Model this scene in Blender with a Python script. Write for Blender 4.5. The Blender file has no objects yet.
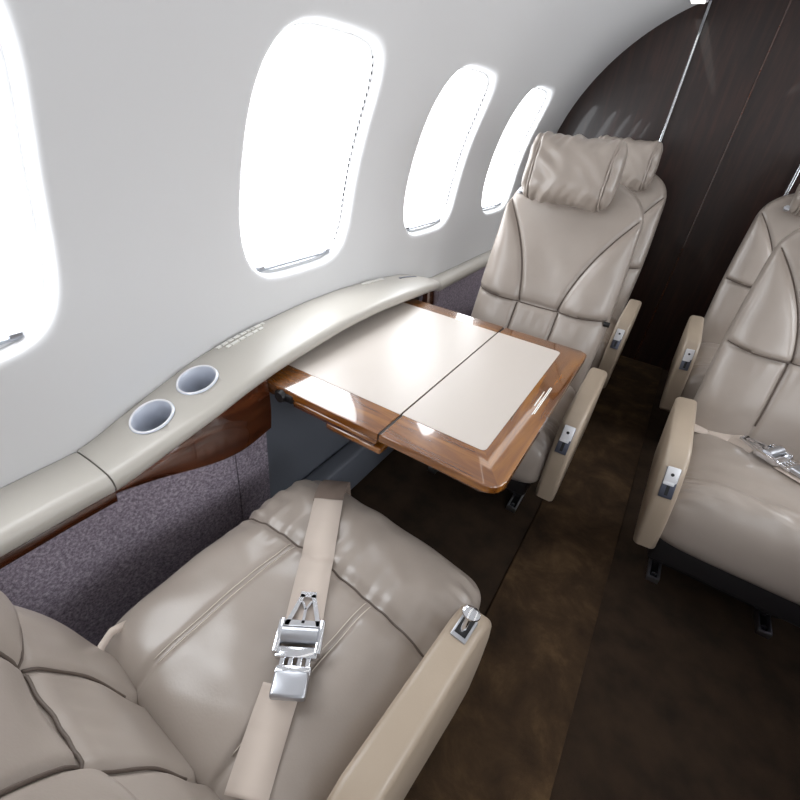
import bpy, bmesh, math, random
from mathutils import Vector, Matrix, noise

S = bpy.context.scene
C = S.collection
random.seed(4)

# ------------------------------------------------------------------ camera
cam_d = bpy.data.cameras.new('camera')
cam_d.sensor_width = 36.0
cam_d.lens = 36.0 * 437.83 / 800.0
cam_d.clip_start = 0.02
cam = bpy.data.objects.new('camera', cam_d)
C.objects.link(cam)
RX = (0.84008062, 0.36029919, -0.40552317)    # world x, y, z axes in camera axes (right, down, forward)
RY = (0.53522647, -0.42884605, 0.7277525)
RZ = (0.08830162, -0.8284175, -0.55310692)
M = Matrix(((RX[0], -RX[1], -RX[2], 0.0),
            (RY[0], -RY[1], -RY[2], 0.0),
            (RZ[0], -RZ[1], -RZ[2], 1.22),
            (0, 0, 0, 1)))
cam.matrix_world = M
S.camera = cam

# ------------------------------------------------------------------ light and exposure
W = bpy.data.worlds.new('sky')
S.world = W
W.use_nodes = True
bg = W.node_tree.nodes['Background']
bg.inputs[0].default_value = (0.88, 0.94, 1.0, 1)
bg.inputs[1].default_value = 3.0
WINDOW_STRENGTH = 19.0
LAMP_STRENGTH = 5.5
S.view_settings.view_transform = 'Standard'
S.view_settings.look = 'None'
S.view_settings.exposure = -1.25
S.view_settings.gamma = 1.0
S.view_settings.use_curve_mapping = False

# ------------------------------------------------------------------ materials
def lin(c):
    return tuple(((v / 255) / 12.92 if v / 255 <= 0.04045 else ((v / 255 + 0.055) / 1.055) ** 2.4) for v in c) + (1,)

def base_mat(name, rgb, rough=0.5, metal=0.0, coat=0.0, spec=0.5):
    m = bpy.data.materials.new(name)
    m.use_nodes = True
    p = m.node_tree.nodes['Principled BSDF']
    p.inputs['Base Color'].default_value = lin(rgb)
    p.inputs['Roughness'].default_value = rough
    p.inputs['Metallic'].default_value = metal
    p.inputs['Coat Weight'].default_value = coat
    p.inputs['Coat Roughness'].default_value = 0.04
    p.inputs['Specular IOR Level'].default_value = spec
    return m, m.node_tree.nodes, m.node_tree.links, p

def coords(N, L, scale, kind='Object', rot=(0, 0, 0)):
    tc = N.new('ShaderNodeTexCoord')
    mp = N.new('ShaderNodeMapping')
    mp.inputs['Scale'].default_value = scale
    mp.inputs['Rotation'].default_value = rot
    L.new(tc.outputs[kind], mp.inputs['Vector'])
    return mp.outputs['Vector']

def tex_noise(N, L, vec, scale, detail=4, rough=0.55, dist=0.0):
    n = N.new('ShaderNodeTexNoise')
    n.inputs['Scale'].default_value = scale
    n.inputs['Detail'].default_value = detail
    n.inputs['Roughness'].default_value = rough
    n.inputs['Distortion'].default_value = dist
    L.new(vec, n.inputs['Vector'])
    return n.outputs['Fac']

def ramp(N, L, fac, stops):
    r = N.new('ShaderNodeValToRGB')
    while len(r.color_ramp.elements) < len(stops):
        r.color_ramp.elements.new(0.5)
    for e, (pos, col) in zip(r.color_ramp.elements, stops):
        e.position = pos
        e.color = lin(col)
    L.new(fac, r.inputs['Fac'])
    return r.outputs['Color']

def bump(N, L, p, height, strength, dist=0.002):
    b = N.new('ShaderNodeBump')
    b.inputs['Strength'].default_value = strength
    b.inputs['Distance'].default_value = dist
    L.new(height, b.inputs['Height'])
    L.new(b.outputs['Normal'], p.inputs['Normal'])

def leather(name, c0, c1, rough):
    m, N, L, p = base_mat(name, c0, rough, spec=0.6)
    v = coords(N, L, (1, 1, 1))
    L.new(ramp(N, L, tex_noise(N, L, v, 5, 3), [(0.3, c0), (0.7, c1)]), p.inputs['Base Color'])
    bump(N, L, p, tex_noise(N, L, v, 260, 3), 0.10, 0.0015)
    return m

def wood(name, dark, mid, light, axis, rough=0.22, coat=1.0):
    m, N, L, p = base_mat(name, mid, rough, coat=coat)
    sc = [22, 22, 22]
    sc[axis] = 2.2
    v = coords(N, L, tuple(sc))
    p.inputs['Coat IOR'].default_value = 1.8
    f1 = tex_noise(N, L, v, 1.6, 6, 0.6, 0.6)
    L.new(ramp(N, L, f1, [(0.28, dark), (0.5, mid), (0.72, light)]), p.inputs['Base Color'])
    return m

MT = {}
MT['leather'] = leather('taupe_leather', (150, 139, 130), (158, 147, 138), 0.31)
MT['leather_seam'] = base_mat('leather_seam', (88, 76, 68), 0.6)[0]
MT['thread'] = base_mat('thread', (214, 204, 192), 0.7)[0]
MT['arm'] = leather('beige_arm_leather', (163, 147, 129), (170, 154, 136), 0.38)
MT['wood_x'] = wood('cherry_wood_across', (70, 36, 10), (120, 70, 22), (156, 102, 40), 0)
MT['wood_y'] = wood('cherry_wood_along', (70, 36, 10), (120, 70, 22), (156, 102, 40), 1)
MT['wood_dark'] = wood('dark_fascia_wood', (48, 22, 12), (76, 38, 20), (98, 52, 28), 1, 0.2)
MT['wood_door'] = wood('very_dark_door_wood', (26, 14, 11), (40, 23, 18), (58, 33, 26), 2, 0.38, 0.12)
MT['inlay'] = base_mat('cream_table_leather', (199, 190, 182), 0.33, spec=0.4)[0]
MT['ledge'] = base_mat('ledge_leather', (178, 173, 165), 0.36, spec=0.5)[0]
MT['ledge_mark'] = base_mat('pale_lettering', (226, 224, 218), 0.5)[0]
MT['chrome'] = base_mat('chrome', (225, 226, 230), 0.14, 1.0)[0]
MT['steel'] = base_mat('brushed_steel', (190, 192, 198), 0.32, 1.0)[0]
MT['cup'] = base_mat('cup_aluminium', (206, 211, 222), 0.3, 0.35)[0]
MT['white_plate'] = base_mat('pale_metal_plate', (232, 232, 235), 0.3, 0.2)[0]
MT['black'] = base_mat('black_plastic', (16, 16, 18), 0.4)[0]
MT['base'] = base_mat('dark_grey_plastic', (28, 26, 27), 0.5)[0]
MT['charcoal'] = base_mat('charcoal_panel', (104, 108, 117), 0.55)[0]
MT['belt'] = base_mat('belt_webbing', (196, 182, 171), 0.75)[0]
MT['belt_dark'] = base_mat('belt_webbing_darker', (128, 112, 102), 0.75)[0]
MT['latch_dark'] = base_mat('dark_anodised_metal', (96, 100, 114), 0.3, 0.7)[0]
MT['rail'] = base_mat('grey_rail', (165, 169, 177), 0.4)[0]
MT['white'] = base_mat('white_trim', (232, 233, 235), 0.4)[0]
MT['mark'] = base_mat('white_marking', (240, 238, 232), 0.5)[0]

m, N, L, p = base_mat('wall_panel', (216, 216, 217), 0.5, spec=0.3)
v = coords(N, L, (1, 1, 1))
bump(N, L, p, tex_noise(N, L, v, 300, 2), 0.04, 0.001)
MT['wall'] = m

m, N, L, p = base_mat('brown_carpet', (50, 38, 28), 0.95, spec=0.1)
v = coords(N, L, (1, 1, 1))
n1 = tex_noise(N, L, v, 7, 6, 0.65, 0.4)
L.new(ramp(N, L, n1, [(0.32, (50, 39, 30)), (0.52, (70, 54, 39)), (0.74, (98, 77, 54))]), p.inputs['Base Color'])
bump(N, L, p, tex_noise(N, L, v, 420, 3), 0.6, 0.003)
MT['carpet'] = m

m, N, L, p = base_mat('side_carpet', (46, 37, 31), 0.95, spec=0.1)
v = coords(N, L, (1, 1, 1))
n1 = tex_noise(N, L, v, 10, 5)
L.new(ramp(N, L, n1, [(0.3, (42, 34, 28)), (0.7, (62, 49, 38))]), p.inputs['Base Color'])
bump(N, L, p, tex_noise(N, L, v, 420, 3), 0.6, 0.003)
MT['carpet_side'] = m

m, N, L, p = base_mat('sidewall_fabric', (104, 96, 106), 0.9, spec=0.15)
v = coords(N, L, (1, 1, 1))
n1 = tex_noise(N, L, v, 150, 5, 0.75)
L.new(ramp(N, L, n1, [(0.35, (106, 97, 108)), (0.52, (150, 140, 152)), (0.70, (196, 186, 196))]), p.inputs['Base Color'])
bump(N, L, p, n1, 0.5, 0.003)
MT['fabric'] = m

m, N, L, p = base_mat('window_glass', (255, 255, 255), 0.02)
tr = N.new('ShaderNodeBsdfTransparent')
gl = N.new('ShaderNodeBsdfGlossy')
gl.inputs['Roughness'].default_value = 0.03
fr = N.new('ShaderNodeMath'); fr.operation = 'POWER'; fr.inputs[1].default_value = 4.0
lw = N.new('ShaderNodeLayerWeight'); L.new(lw.outputs['Facing'], fr.inputs[0])
mx = N.new('ShaderNodeMixShader')
L.new(fr.outputs[0], mx.inputs[0]); L.new(tr.outputs[0], mx.inputs[1]); L.new(gl.outputs[0], mx.inputs[2])
L.new(mx.outputs[0], N['Material Output'].inputs['Surface'])
MT['glass'] = m

m = bpy.data.materials.new('daylit_pleated_shade')
m.use_nodes = True
N, L = m.node_tree.nodes, m.node_tree.links
N.clear()
out = N.new('ShaderNodeOutputMaterial')
em = N.new('ShaderNodeEmission')
em.inputs['Color'].default_value = (0.93, 0.965, 1.0, 1)
v = coords(N, L, (1, 1, 1))
wv = N.new('ShaderNodeTexWave')
wv.wave_type = 'BANDS'; wv.bands_direction = 'Z'
wv.inputs['Scale'].default_value = 17.0
L.new(v, wv.inputs['Vector'])
mr = N.new('ShaderNodeMapRange')
mr.inputs['From Min'].default_value = 0.0; mr.inputs['From Max'].default_value = 0.25
mr.inputs['To Min'].default_value = WINDOW_STRENGTH * 0.72; mr.inputs['To Max'].default_value = WINDOW_STRENGTH
L.new(wv.outputs['Fac'], mr.inputs['Value'])
L.new(mr.outputs['Result'], em.inputs['Strength'])
L.new(em.outputs[0], out.inputs['Surface'])
MT['shade'] = m

m = bpy.data.materials.new('ceiling_lamp_lens')
m.use_nodes = True
N, L = m.node_tree.nodes, m.node_tree.links
N.clear()
out = N.new('ShaderNodeOutputMaterial')
em = N.new('ShaderNodeEmission')
em.inputs['Color'].default_value = (1.0, 0.97, 0.93, 1)
em.inputs['Strength'].default_value = LAMP_STRENGTH
L.new(em.outputs[0], out.inputs['Surface'])
MT['lamp'] = m

# ------------------------------------------------------------------ helpers
def obj(name, bm, mat, parent=None, smooth=True, loc=None, autosmooth=None):
    me = bpy.data.meshes.new(name)
    bmesh.ops.recalc_face_normals(bm, faces=bm.faces)
    bm.to_mesh(me); bm.free()
    for mm in (mat if isinstance(mat, (list, tuple)) else [mat]):
        me.materials.append(mm)
    for f in me.polygons:
        f.use_smooth = smooth
    if smooth and autosmooth:
        me.set_sharp_from_angle(angle=math.radians(autosmooth))
    o = bpy.data.objects.new(name, me)
    C.objects.link(o)
    if parent is not None:
        o.parent = parent
    if loc is not None:
        o.location = loc
    return o

def thing(name, label, cat, loc=(0, 0, 0), rz=0.0, group=None):
    o = bpy.data.objects.new(name, None)
    o.empty_display_size = 0.1
    C.objects.link(o)
    o.location = loc; o.rotation_euler = (0, 0, rz)
    o['label'] = label; o['category'] = cat
    if group: o['group'] = group
    return o

def struct(name, bm, mat, smooth=True, autosmooth=None):
    o = obj(name, bm, mat, None, smooth, None, autosmooth)
    o['kind'] = 'structure'
    return o

def add_box(bm, x0, x1, y0, y1, z0, z1, bevel=0.0, seg=3, mi=0):
    vs = [bm.verts.new((x, y, z)) for x in (x0, x1) for y in (y0, y1) for z in (z0, z1)]
    fs = [bm.faces.new([vs[i] for i in q]) for q in ((0, 1, 3, 2), (4, 6, 7, 5), (0, 4, 5, 1), (2, 3, 7, 6), (0, 2, 6, 4), (1, 5, 7, 3))]
    for f in fs: f.material_index = mi
    if bevel > 0:
        es = list({e for f in fs for e in f.edges})
        bmesh.ops.bevel(bm, geom=es, offset=bevel, segments=seg, affect='EDGES', profile=0.5)
    return vs

def add_loft(bm, rings, close_ring=True, caps=True, mi=0):
    vr = [[bm.verts.new(p) for p in r] for r in rings]
    n = len(rings[0])
    for a, b in zip(vr[:-1], vr[1:]):
        for i in range(n if close_ring else n - 1):
            j = (i + 1) % n
            f = bm.faces.new((a[i], a[j], b[j], b[i]))
            f.material_index = mi
    if caps and close_ring:
        for r in (vr[0], vr[-1]):
            f = bm.faces.new(r); f.material_index = mi
    return vr

def add_tube(bm, pts, r, seg=8, mi=0):
    pts = [Vector(p) for p in pts]
    rings = []
    up = Vector((0.13, 0.21, 0.97)).normalized()
    for i, p in enumerate(pts):
        t = (pts[min(i + 1, len(pts) - 1)] - pts[max(i - 1, 0)]).normalized()
        a = t.cross(up)
        if a.length < 1e-3: a = t.cross(Vector((1, 0, 0)))
        a.normalize(); b = t.cross(a)
        rings.append([p + (a * math.cos(2 * math.pi * k / seg) + b * math.sin(2 * math.pi * k / seg)) * r for k in range(seg)])
    add_loft(bm, rings, mi=mi)

def add_cyl(bm, p0, p1, r0, r1=None, seg=32, mi=0):
    r1 = r0 if r1 is None else r1
    p0, p1 = Vector(p0), Vector(p1)
    t = (p1 - p0).normalized()
    a = t.orthogonal().normalized(); b = t.cross(a)
    rings = [[q + (a * math.cos(2 * math.pi * k / seg) + b * math.sin(2 * math.pi * k / seg)) * r for k in range(seg)] for q, r in ((p0, r0), (p1, r1))]
    add_loft(bm, rings, mi=mi)

def add_prism(bm, poly, axis, a0, a1, bevel=0.0, seg=3, mi=0):
    """poly: 2-D points; axis: the extruded axis (0 = x, 2 = z)."""
    def P(q, a):
        return (a, q[0], q[1]) if axis == 0 else ((q[0], a, q[1]) if axis == 1 else (q[0], q[1], a))
    v0 = [bm.verts.new(P(q, a0)) for q in poly]
    v1 = [bm.verts.new(P(q, a1)) for q in poly]
    n = len(poly)
    fs = [bm.faces.new(v0), bm.faces.new(v1)]
    for i in range(n):
        fs.append(bm.faces.new((v0[i], v0[(i + 1) % n], v1[(i + 1) % n], v1[i])))
    for f in fs: f.material_index = mi
    if bevel > 0:
        es = list({e for f in fs[:2] for e in f.edges})
        bmesh.ops.bevel(bm, geom=es, offset=bevel, segments=seg, affect='EDGES', profile=0.5)

def lerp_tab(tab, y):
    if y <= tab[0][0]: return tab[0][1]
    for (a, va), (b, vb) in zip(tab[:-1], tab[1:]):
        if y <= b:
            return va + (vb - va) * (y - a) / (b - a)
    return tab[-1][1]

def smooth_tab(tab, y, w=0.05):
    return sum(lerp_tab(tab, y + w * k / 4) for k in range(-4, 5)) / 9

def nz(x, y, z):
    return noise.noise(Vector((x, y, z)))

def sstep(a, b, x):
    t = max(0.0, min(1.0, (x - a) / (b - a)))
    return t * t * (3 - 2 * t)

def gauss(d, s):
    return math.exp(-(d / s) ** 2)

# ------------------------------------------------------------------ the cabin shell
CX, CZ, RAD = 0.055, 0.90, 0.915
Y0, Y1 = -1.25, 3.0
def wall_x(z):
    if z <= CZ: return CX - RAD
    return CX - math.sqrt(max(0.0, RAD ** 2 - (z - CZ) ** 2))

WIN_Y = [-0.66, 0.125, 0.925, 1.645, 2.350]
WIN_Z, HW, HH, NEXP = 1.085, 0.208, 0.268, 4.0
SHEAR = 0.07
ZB, ZT = 0.50, 1.50
NW = 112
def contour(yc, i, off=0.0):
    t = 2 * math.pi * i / NW
    c, s = math.cos(t), math.sin(t)
    y = math.copysign(abs(c) ** (2 / NEXP), c) * (HW + off)
    z = math.copysign(abs(s) ** (2 / NEXP), s) * (HH + off)
    return yc + y + SHEAR * z, WIN_Z + z

def build_wall(name, side):
    bm = bmesh.new()
    mirror = (lambda x: x) if side < 0 else (lambda x: 2 * CX - x)
    edges = [Y0] + [(a + b) / 2 for a, b in zip(WIN_Y[:-1], WIN_Y[1:])] + [Y1]
    for k, yc in enumerate(WIN_Y):
        ya, yb = edges[k], edges[k + 1]
        rings = []
        for off, dep in ((-0.008, 0.034), (-0.005, 0.022), (-0.002, 0.011), (0.001, 0.005), (0.005, 0.0018), (0.010, 0.0004), (0.016, 0.0)):
            r = []
            for i in range(NW):
                y, z = contour(yc, i, off)
                r.append((mirror(wall_x(z) - dep), y, z))
            rings.append(r)
        inner = [contour(yc, i, 0.016) for i in range(NW)]
        steps = 10
        for q in range(1, steps + 1):
            r = []
            for i, (y, z) in enumerate(inner):
                # the outer ring follows the panel's rectangle; both upright edges use the same heights, so panels weld
                a = 2 * math.pi * i / NW
                c_, s_ = math.cos(a), math.sin(a)
                m_ = max(abs(c_), abs(s_))
                c_, s_ = round(c_ / m_, 9), round(s_ / m_, 9)
                yy = yc + c_ * ((yb - yc) if c_ > 0 else (yc - ya))
                zz = WIN_Z + s_ * ((ZT - WIN_Z) if s_ > 0 else (WIN_Z - ZB))
                f = q / steps
                y2, z2 = y + (yy - y) * f, z + (zz - z) * f
                r.append((mirror(wall_x(z2)), y2, z2))
            rings.append(r)
        add_loft(bm, rings, caps=False)
    bmesh.ops.remove_doubles(bm, verts=bm.verts, dist=0.0004)
    bm.normal_update()
    o = struct(name, bm, MT['wall'])
    # the cylinder's own normals on the plain wall, so that the panels join without a visible seam
    me = o.data
    inner_ = Vector((CX, 0, CZ))
    ns = []
    for vtx in me.vertices:
        n_ = vtx.normal.copy()
        if abs(vtx.co.x - mirror(wall_x(vtx.co.z))) < 2e-5:
            r_ = Vector((CX - vtx.co.x, 0, min(0.0, CZ - vtx.co.z))).normalized()
            n_ = r_ if n_.dot(r_) > 0 else -r_
        ns.append(n_)
    me.normals_split_custom_set_from_vertices(ns)
    return o

build_wall('wall_left', -1)
build_wall('wall_right', 1)

# lower sidewall behind the ledges (plain, mostly hidden)
for nm, x0, x1 in (('wall_left_lower', CX - RAD - 0.02, CX - RAD), ('wall_right_lower', CX + RAD, CX + RAD + 0.02)):
    bm = bmesh.new()
    add_box(bm, x0, x1, Y0, Y1, 0.0, ZB + 0.01)
    struct(nm, bm, MT['wall'], smooth=False)

# ceiling
bm = bmesh.new()
a0 = math.asin((ZT - CZ) / RAD)
rings = []
for k in range(41):
    a = a0 + (math.pi - 2 * a0) * k / 40
    rings.append([(CX - RAD * math.cos(a), y, CZ + RAD * math.sin(a)) for y in (Y0, Y1)])
add_loft(bm, rings, close_ring=False, caps=False)
struct('ceiling', bm, MT['wall'])

# floor and the raised aisle runner
bm = bmesh.new()
add_box(bm, CX - RAD - 0.02, CX + RAD + 0.02, Y0, Y1 + 0.06, -0.04, 0.0)
struct('floor', bm, MT['carpet_side'], smooth=False)
bm = bmesh.new()
add_box(bm, -0.083, 0.2, Y0, Y1, -0.002, 0.007, 0.003, 2)
o = obj('aisle_carpet', bm, MT['carpet'])
o['label'] = 'dark brown carpet runner along the aisle between the seats'; o['category'] = 'carpet'

# bulkheads
def bulkhead(name, y0, y1, xa, xb, mat):
    bm = bmesh.new()
    pts = [(xa, 0.0), (xb, 0.0)]
    n = 24
    def top(x): return CZ + math.sqrt(max(0, (RAD + 0.0) ** 2 - (x - CX) ** 2))
    for k in range(n + 1):
        x = xb + (xa - xb) * k / n
        pts.append((x, max(top(x), CZ if abs(x - CX) < RAD - 1e-4 else CZ)))
    add_prism(bm, pts, 1, y0, y1)
    return struct(name, bm, mat, smooth=False)

bulkhead('wall_far_left', Y1 - 0.03, Y1, CX - RAD + 0.001, -0.272, MT['wood_door'])
bulkhead('wall_far_right', Y1 - 0.03, Y1, 0.350, CX + RAD - 0.001, MT['wood_door'])

bulkhead('door_1', Y1 - 0.02, Y1 + 0.015, -0.272, 0.0285, MT['wood_door'])
bulkhead('door_2', Y1 - 0.02, Y1 + 0.015, 0.0315, 0.350, MT['wood_door'])
bulkhead('wall_back', Y0, Y0 + 0.02, CX - RAD + 0.001, CX + RAD - 0.001, MT['wall'])
for k, x in enumerate((-0.272, 0.350)):
    bm = bmesh.new()
    add_box(bm, x - 0.006, x + 0.006, Y1 - 0.042, Y1 - 0.031, 0.0, CZ + math.sqrt(RAD ** 2 - (x - CX) ** 2) - 0.01, 0.002, 2)
    struct('trim_%d' % (k + 1), bm, MT['chrome'], smooth=True, autosmooth=40)
bm = bmesh.new()
add_box(bm, 0.0265, 0.0335, Y1 - 0.026, Y1 - 0.0205, 0.0, 1.79, 0.001, 1)
struct('trim_3', bm, MT['wood_dark'], smooth=False)

# windows: outer pane, bezel ring, drawn pleated shade and its bottom rail
def window(n, yc, side):
    mir = (lambda x: x) if side < 0 else (lambda x: 2 * CX - x)
    bm = bmesh.new()
    rows = []
    for k in range(41):
        z = WIN_Z - (HH - 0.008) + 2 * (HH - 0.008) * k / 40
        hw = (HW - 0.006) * max(0.0, 1 - (abs(z - WIN_Z) / (HH - 0.006)) ** NEXP) ** (1 / NEXP)
        rows.append([(mir(wall_x(z) - d), yc + SHEAR * (z - WIN_Z) + s * hw, z) for d, s in ((0.062, -1), (0.062, 1), (0.065, 1), (0.065, -1))])
    add_loft(bm, rows)
    pane = struct('window_%d' % n, bm, MT['glass'], smooth=False)
    bm = bmesh.new()
    rings = []
    for off, dep in ((-0.006, 0.028), (-0.010, 0.029), (-0.011, 0.033), (-0.004, 0.040), (-0.004, 0.060)):
        rings.append([(mir(wall_x(z) - dep), y, z) for y, z in (contour(yc, i, off) for i in range(NW))])
    add_loft(bm, rings, caps=False)
    fr = obj('window_frame', bm, MT['white'], pane)
    # pleated fabric: a zigzag sheet following the wall's curve, trimmed to the opening
    bm = bmesh.new()
    zb, zt = WIN_Z - HH + 0.022, WIN_Z + HH - 0.006
    npl = 46
    rows = []
    for k in range(npl + 1):
        z = zb + (zt - zb) * k / npl
        u = min(1.0, abs(z - WIN_Z) / (HH - 0.004))
        hw = (HW - 0.005) * max(0.0, 1 - u ** NEXP) ** (1 / NEXP)
        x = mir(wall_x(z) - 0.036 - (0.0035 if k % 2 else 0.0))
        ys = yc + SHEAR * (z - WIN_Z)
        rows.append([(x, ys - hw, z), (x, ys + hw, z)])
    add_loft(bm, rows, close_ring=False, caps=False)
    obj('window_shade', bm, MT['shade'], pane, smooth=False)
    # shade rail and the little corner catches
    bm = bmesh.new()
    z = zb
    hw = (HW - 0.015) * (1 - (abs(z - WIN_Z) / HH) ** NEXP) ** (1 / NEXP)
    xx = wall_x(z)
    a, b = sorted((mir(xx - 0.036), mir(xx - 0.024)))
    yr = yc + SHEAR * (z - WIN_Z)
    add_box(bm, a, b, yr - hw, yr + hw, z - 0.004, z + 0.002, 0.0015, 2)
    rail = obj('shade_rail', bm, MT['rail'], pane, autosmooth=40)
    bm = bmesh.new()
    for yy in (yr - hw + 0.012, yr + hw - 0.012):
        add_box(bm, a + 0.002, b + 0.004 * (1 if side < 0 else 0), yy - 0.010, yy + 0.010, z + 0.003, z + 0.010, 0.001, 1)
    obj('rail_catch', bm, MT['steel'], rail, smooth=False)
    # dashed cord eyelets up the far side of the shade
    bm = bmesh.new()
    for k in range(30):
        z = zb + 0.03 + k * 0.0155
        u = min(0.999, abs(z - WIN_Z) / (HH - 0.004))
        hw = (HW - 0.012) * (1 - u ** NEXP) ** (1 / NEXP)
        x = mir(wall_x(z) - 0.030)
        yr = yc + SHEAR * (z - WIN_Z)
        add_box(bm, x - 0.001, x + 0.001, yr + hw - 0.0022, yr + hw + 0.0022, z - 0.0045, z + 0.0045)
    if 0 < (n - 1) % 5 != 1:
        obj('cord_eyelets', bm, MT['black'], pane, smooth=False)
    else:
        bm.free()

for k, yc in enumerate(WIN_Y):
    window(k + 1, yc, -1)
for k, yc in enumerate(WIN_Y):
    window(k + 6, yc, 1)

# ceiling wash lights
for k, x in enumerate((-0.30, 0.41)):
    z = CZ + math.sqrt(RAD ** 2 - (x - CX) ** 2) - 0.035
    t = thing('ceiling_light', ('left' if k == 0 else 'right') + ' long slim ceiling wash light running along the cabin', 'light', (x, 0.9, z), 0, 'ceiling wash lights')
    bm = bmesh.new(); add_box(bm, -0.035, 0.035, -1.9, 1.9, 0.0, 0.03, 0.004, 2)
    obj('housing', bm, MT['white'], t, smooth=False)
    bm = bmesh.new(); add_box(bm, -0.026, 0.026, -1.88, 1.88, -0.006, -0.001)
    obj('lens', bm, MT['lamp'], t, smooth=False)

# ------------------------------------------------------------------ side ledges
ZTAB = [(-1.3, 0.600), (0.20, 0.598), (0.258, 0.598), (0.313, 0.620), (0.408, 0.652), (0.542, 0.692), (0.646, 0.708), (0.764, 0.718), (0.9, 0.726),
        (1.06, 0.726), (1.223, 0.716), (1.40, 0.697), (1.53, 0.667), (1.63, 0.632), (1.68, 0.618), (3.1, 0.618)]
XTAB = [(-1.3, -0.735), (0.24, -0.735), (0.33, -0.715), (0.42, -0.695), (0.5, -0.684), (0.6, -0.682), (0.75, -0.684), (0.9, -0.687), (1.15, -0.687), (1.30, -0.690),
        (1.43, -0.703), (1.55, -0.738), (1.63, -0.775), (1.70, -0.790), (3.1, -0.790)]
def zt(y): return smooth_tab(ZTAB, y, 0.04)
def xi(y): return smooth_tab(XTAB, y, 0.05)
THK = 0.034
def ledge_ring(y, mirror=False, drop=0.0):
    z, x = zt(y), xi(y)
    xw = CX - RAD + 0.001
    r = 0.0165 + 0.008 * (1 - sstep(0.15, 0.55, y)) + 0.008 * sstep(1.45, 1.7, y)
    pts = [(xw, z - 0.004), (xw + 0.012, z)]
    pts += [(xw + 0.012 + (x - r - xw - 0.012) * t, z + 0.003 * math.sin(math.pi * t)) for t in (0.2, 0.4, 0.6, 0.8)]
    for k in range(9):
        a = math.pi / 2 - math.pi * k / 8
        pts.append((x - r + r * math.cos(a), z - r + r * math.sin(a)))
    pts += [(x - r - 0.03, z - 2 * r), (xw, z - 2 * r)]
    return [((2 * CX - q[0]) if mirror else q[0], y, q[1]) for q in pts]

def ledge_mesh(ya, yb, n, mirror=False):
    bm = bmesh.new()
    rings = []
    for k in range(n + 1):
        y = ya + (yb - ya) * k / n
        rg = ledge_ring(y, mirror)
        e = min(y - ya, yb - y)
        if e < 0.004:                       # softened joint ends
            rg = [(q[0], q[1], q[2] - 0.0015) for q in rg]
        rings.append(rg)
    add_loft(bm, rings)
    return bm

YJ0, YJ1 = 0.245, 1.655
o = obj('side_ledge', ledge_mesh(Y0 + 0.02, YJ0 - 0.0015, 60), MT['ledge'], autosmooth=50)
o['label'] = 'plain straight grey leather ledge left of the near seat, under the nearest window'; o['category'] = 'ledge'; o['group'] = 'side ledges'
o = obj('side_ledge', ledge_mesh(YJ1 + 0.0015, Y1 - 0.035, 60), MT['ledge'], autosmooth=50)
o['label'] = 'narrow grey ledge along the wall beside the far window seats'; o['category'] = 'ledge'; o['group'] = 'side ledges'
o = obj('side_ledge', ledge_mesh(Y0 + 0.02, Y1 - 0.035, 120, True), MT['ledge'], autosmooth=50)
o['label'] = 'grey ledge along the right-hand cabin wall'; o['category'] = 'ledge'; o['group'] = 'side ledges'

main = thing('side_ledge', 'arched grey leather ledge with two cup holders above the table', 'ledge', (0, 0, 0), 0, 'side ledges')
top = obj('ledge_top', ledge_mesh(YJ0 + 0.0015, YJ1 - 0.0015, 180), MT['ledge'], main, autosmooth=50)

CUPS = [(-0.790, 0.372), (-0.790, 0.487)]
CR = 0.0415
def cup_frame(x, y):
    s = (zt(y + 0.03) - zt(y - 0.03)) / 0.06
    n = Vector((0, -s, 1)).normalized()
    t = Vector((0, 1, s)).normalized()
    return Vector((x, y, zt(y) + 0.0025)), Vector((1, 0, 0)), t, n
def cup_rings(x, y, prof, seg=56):
    c, ex, et, en = cup_frame(x, y)
    return [[c + (ex * math.cos(2 * math.pi * k / seg) + et * math.sin(2 * math.pi * k / seg)) * r + en * h for k in range(seg)] for r, h in prof]
# real holes through the ledge for the cups
bm = bmesh.new()
for cx, cy in CUPS:
    add_loft(bm, cup_rings(cx, cy, [(CR - 0.001, -0.2), (CR - 0.001, 0.03)]))
cut = obj('cutter', bm, MT['black'])
md = top.modifiers.new('holes', 'BOOLEAN'); md.operation = 'DIFFERENCE'; md.solver = 'EXACT'; md.object = cut
dg = bpy.context.evaluated_depsgraph_get()
me = bpy.data.meshes.new_from_object(top.evaluated_get(dg))
top.modifiers.clear(); top.data = me
bpy.data.objects.remove(cut)
for cx, cy in CUPS:
    bm = bmesh.new()
    add_loft(bm, cup_rings(cx, cy, [(CR - 0.003, -0.065), (CR - 0.001, 0.001), (CR + 0.001, 0.0035), (CR + 0.0035, 0.0035), (CR + 0.005, 0.0005)]), caps=False)
    cu = obj('cup_holder', bm, MT['cup'], main)
    bm = bmesh.new()
    add_loft(bm, cup_rings(cx, cy, [(CR - 0.0032, -0.0655), (0.022, -0.066), (0.001, -0.066)]), caps=True)
    obj('cup_base', bm, MT['base'], cu)
    bm = bmesh.new()
    add_loft(bm, cup_rings(cx, cy, [(CR - 0.0005, 0.0030), (CR + 0.0008, 0.0046), (CR + 0.0030, 0.0046), (CR + 0.0048, 0.0006)]), caps=False)
    obj('cup_rim', bm, MT['white_plate'], cu)

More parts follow.
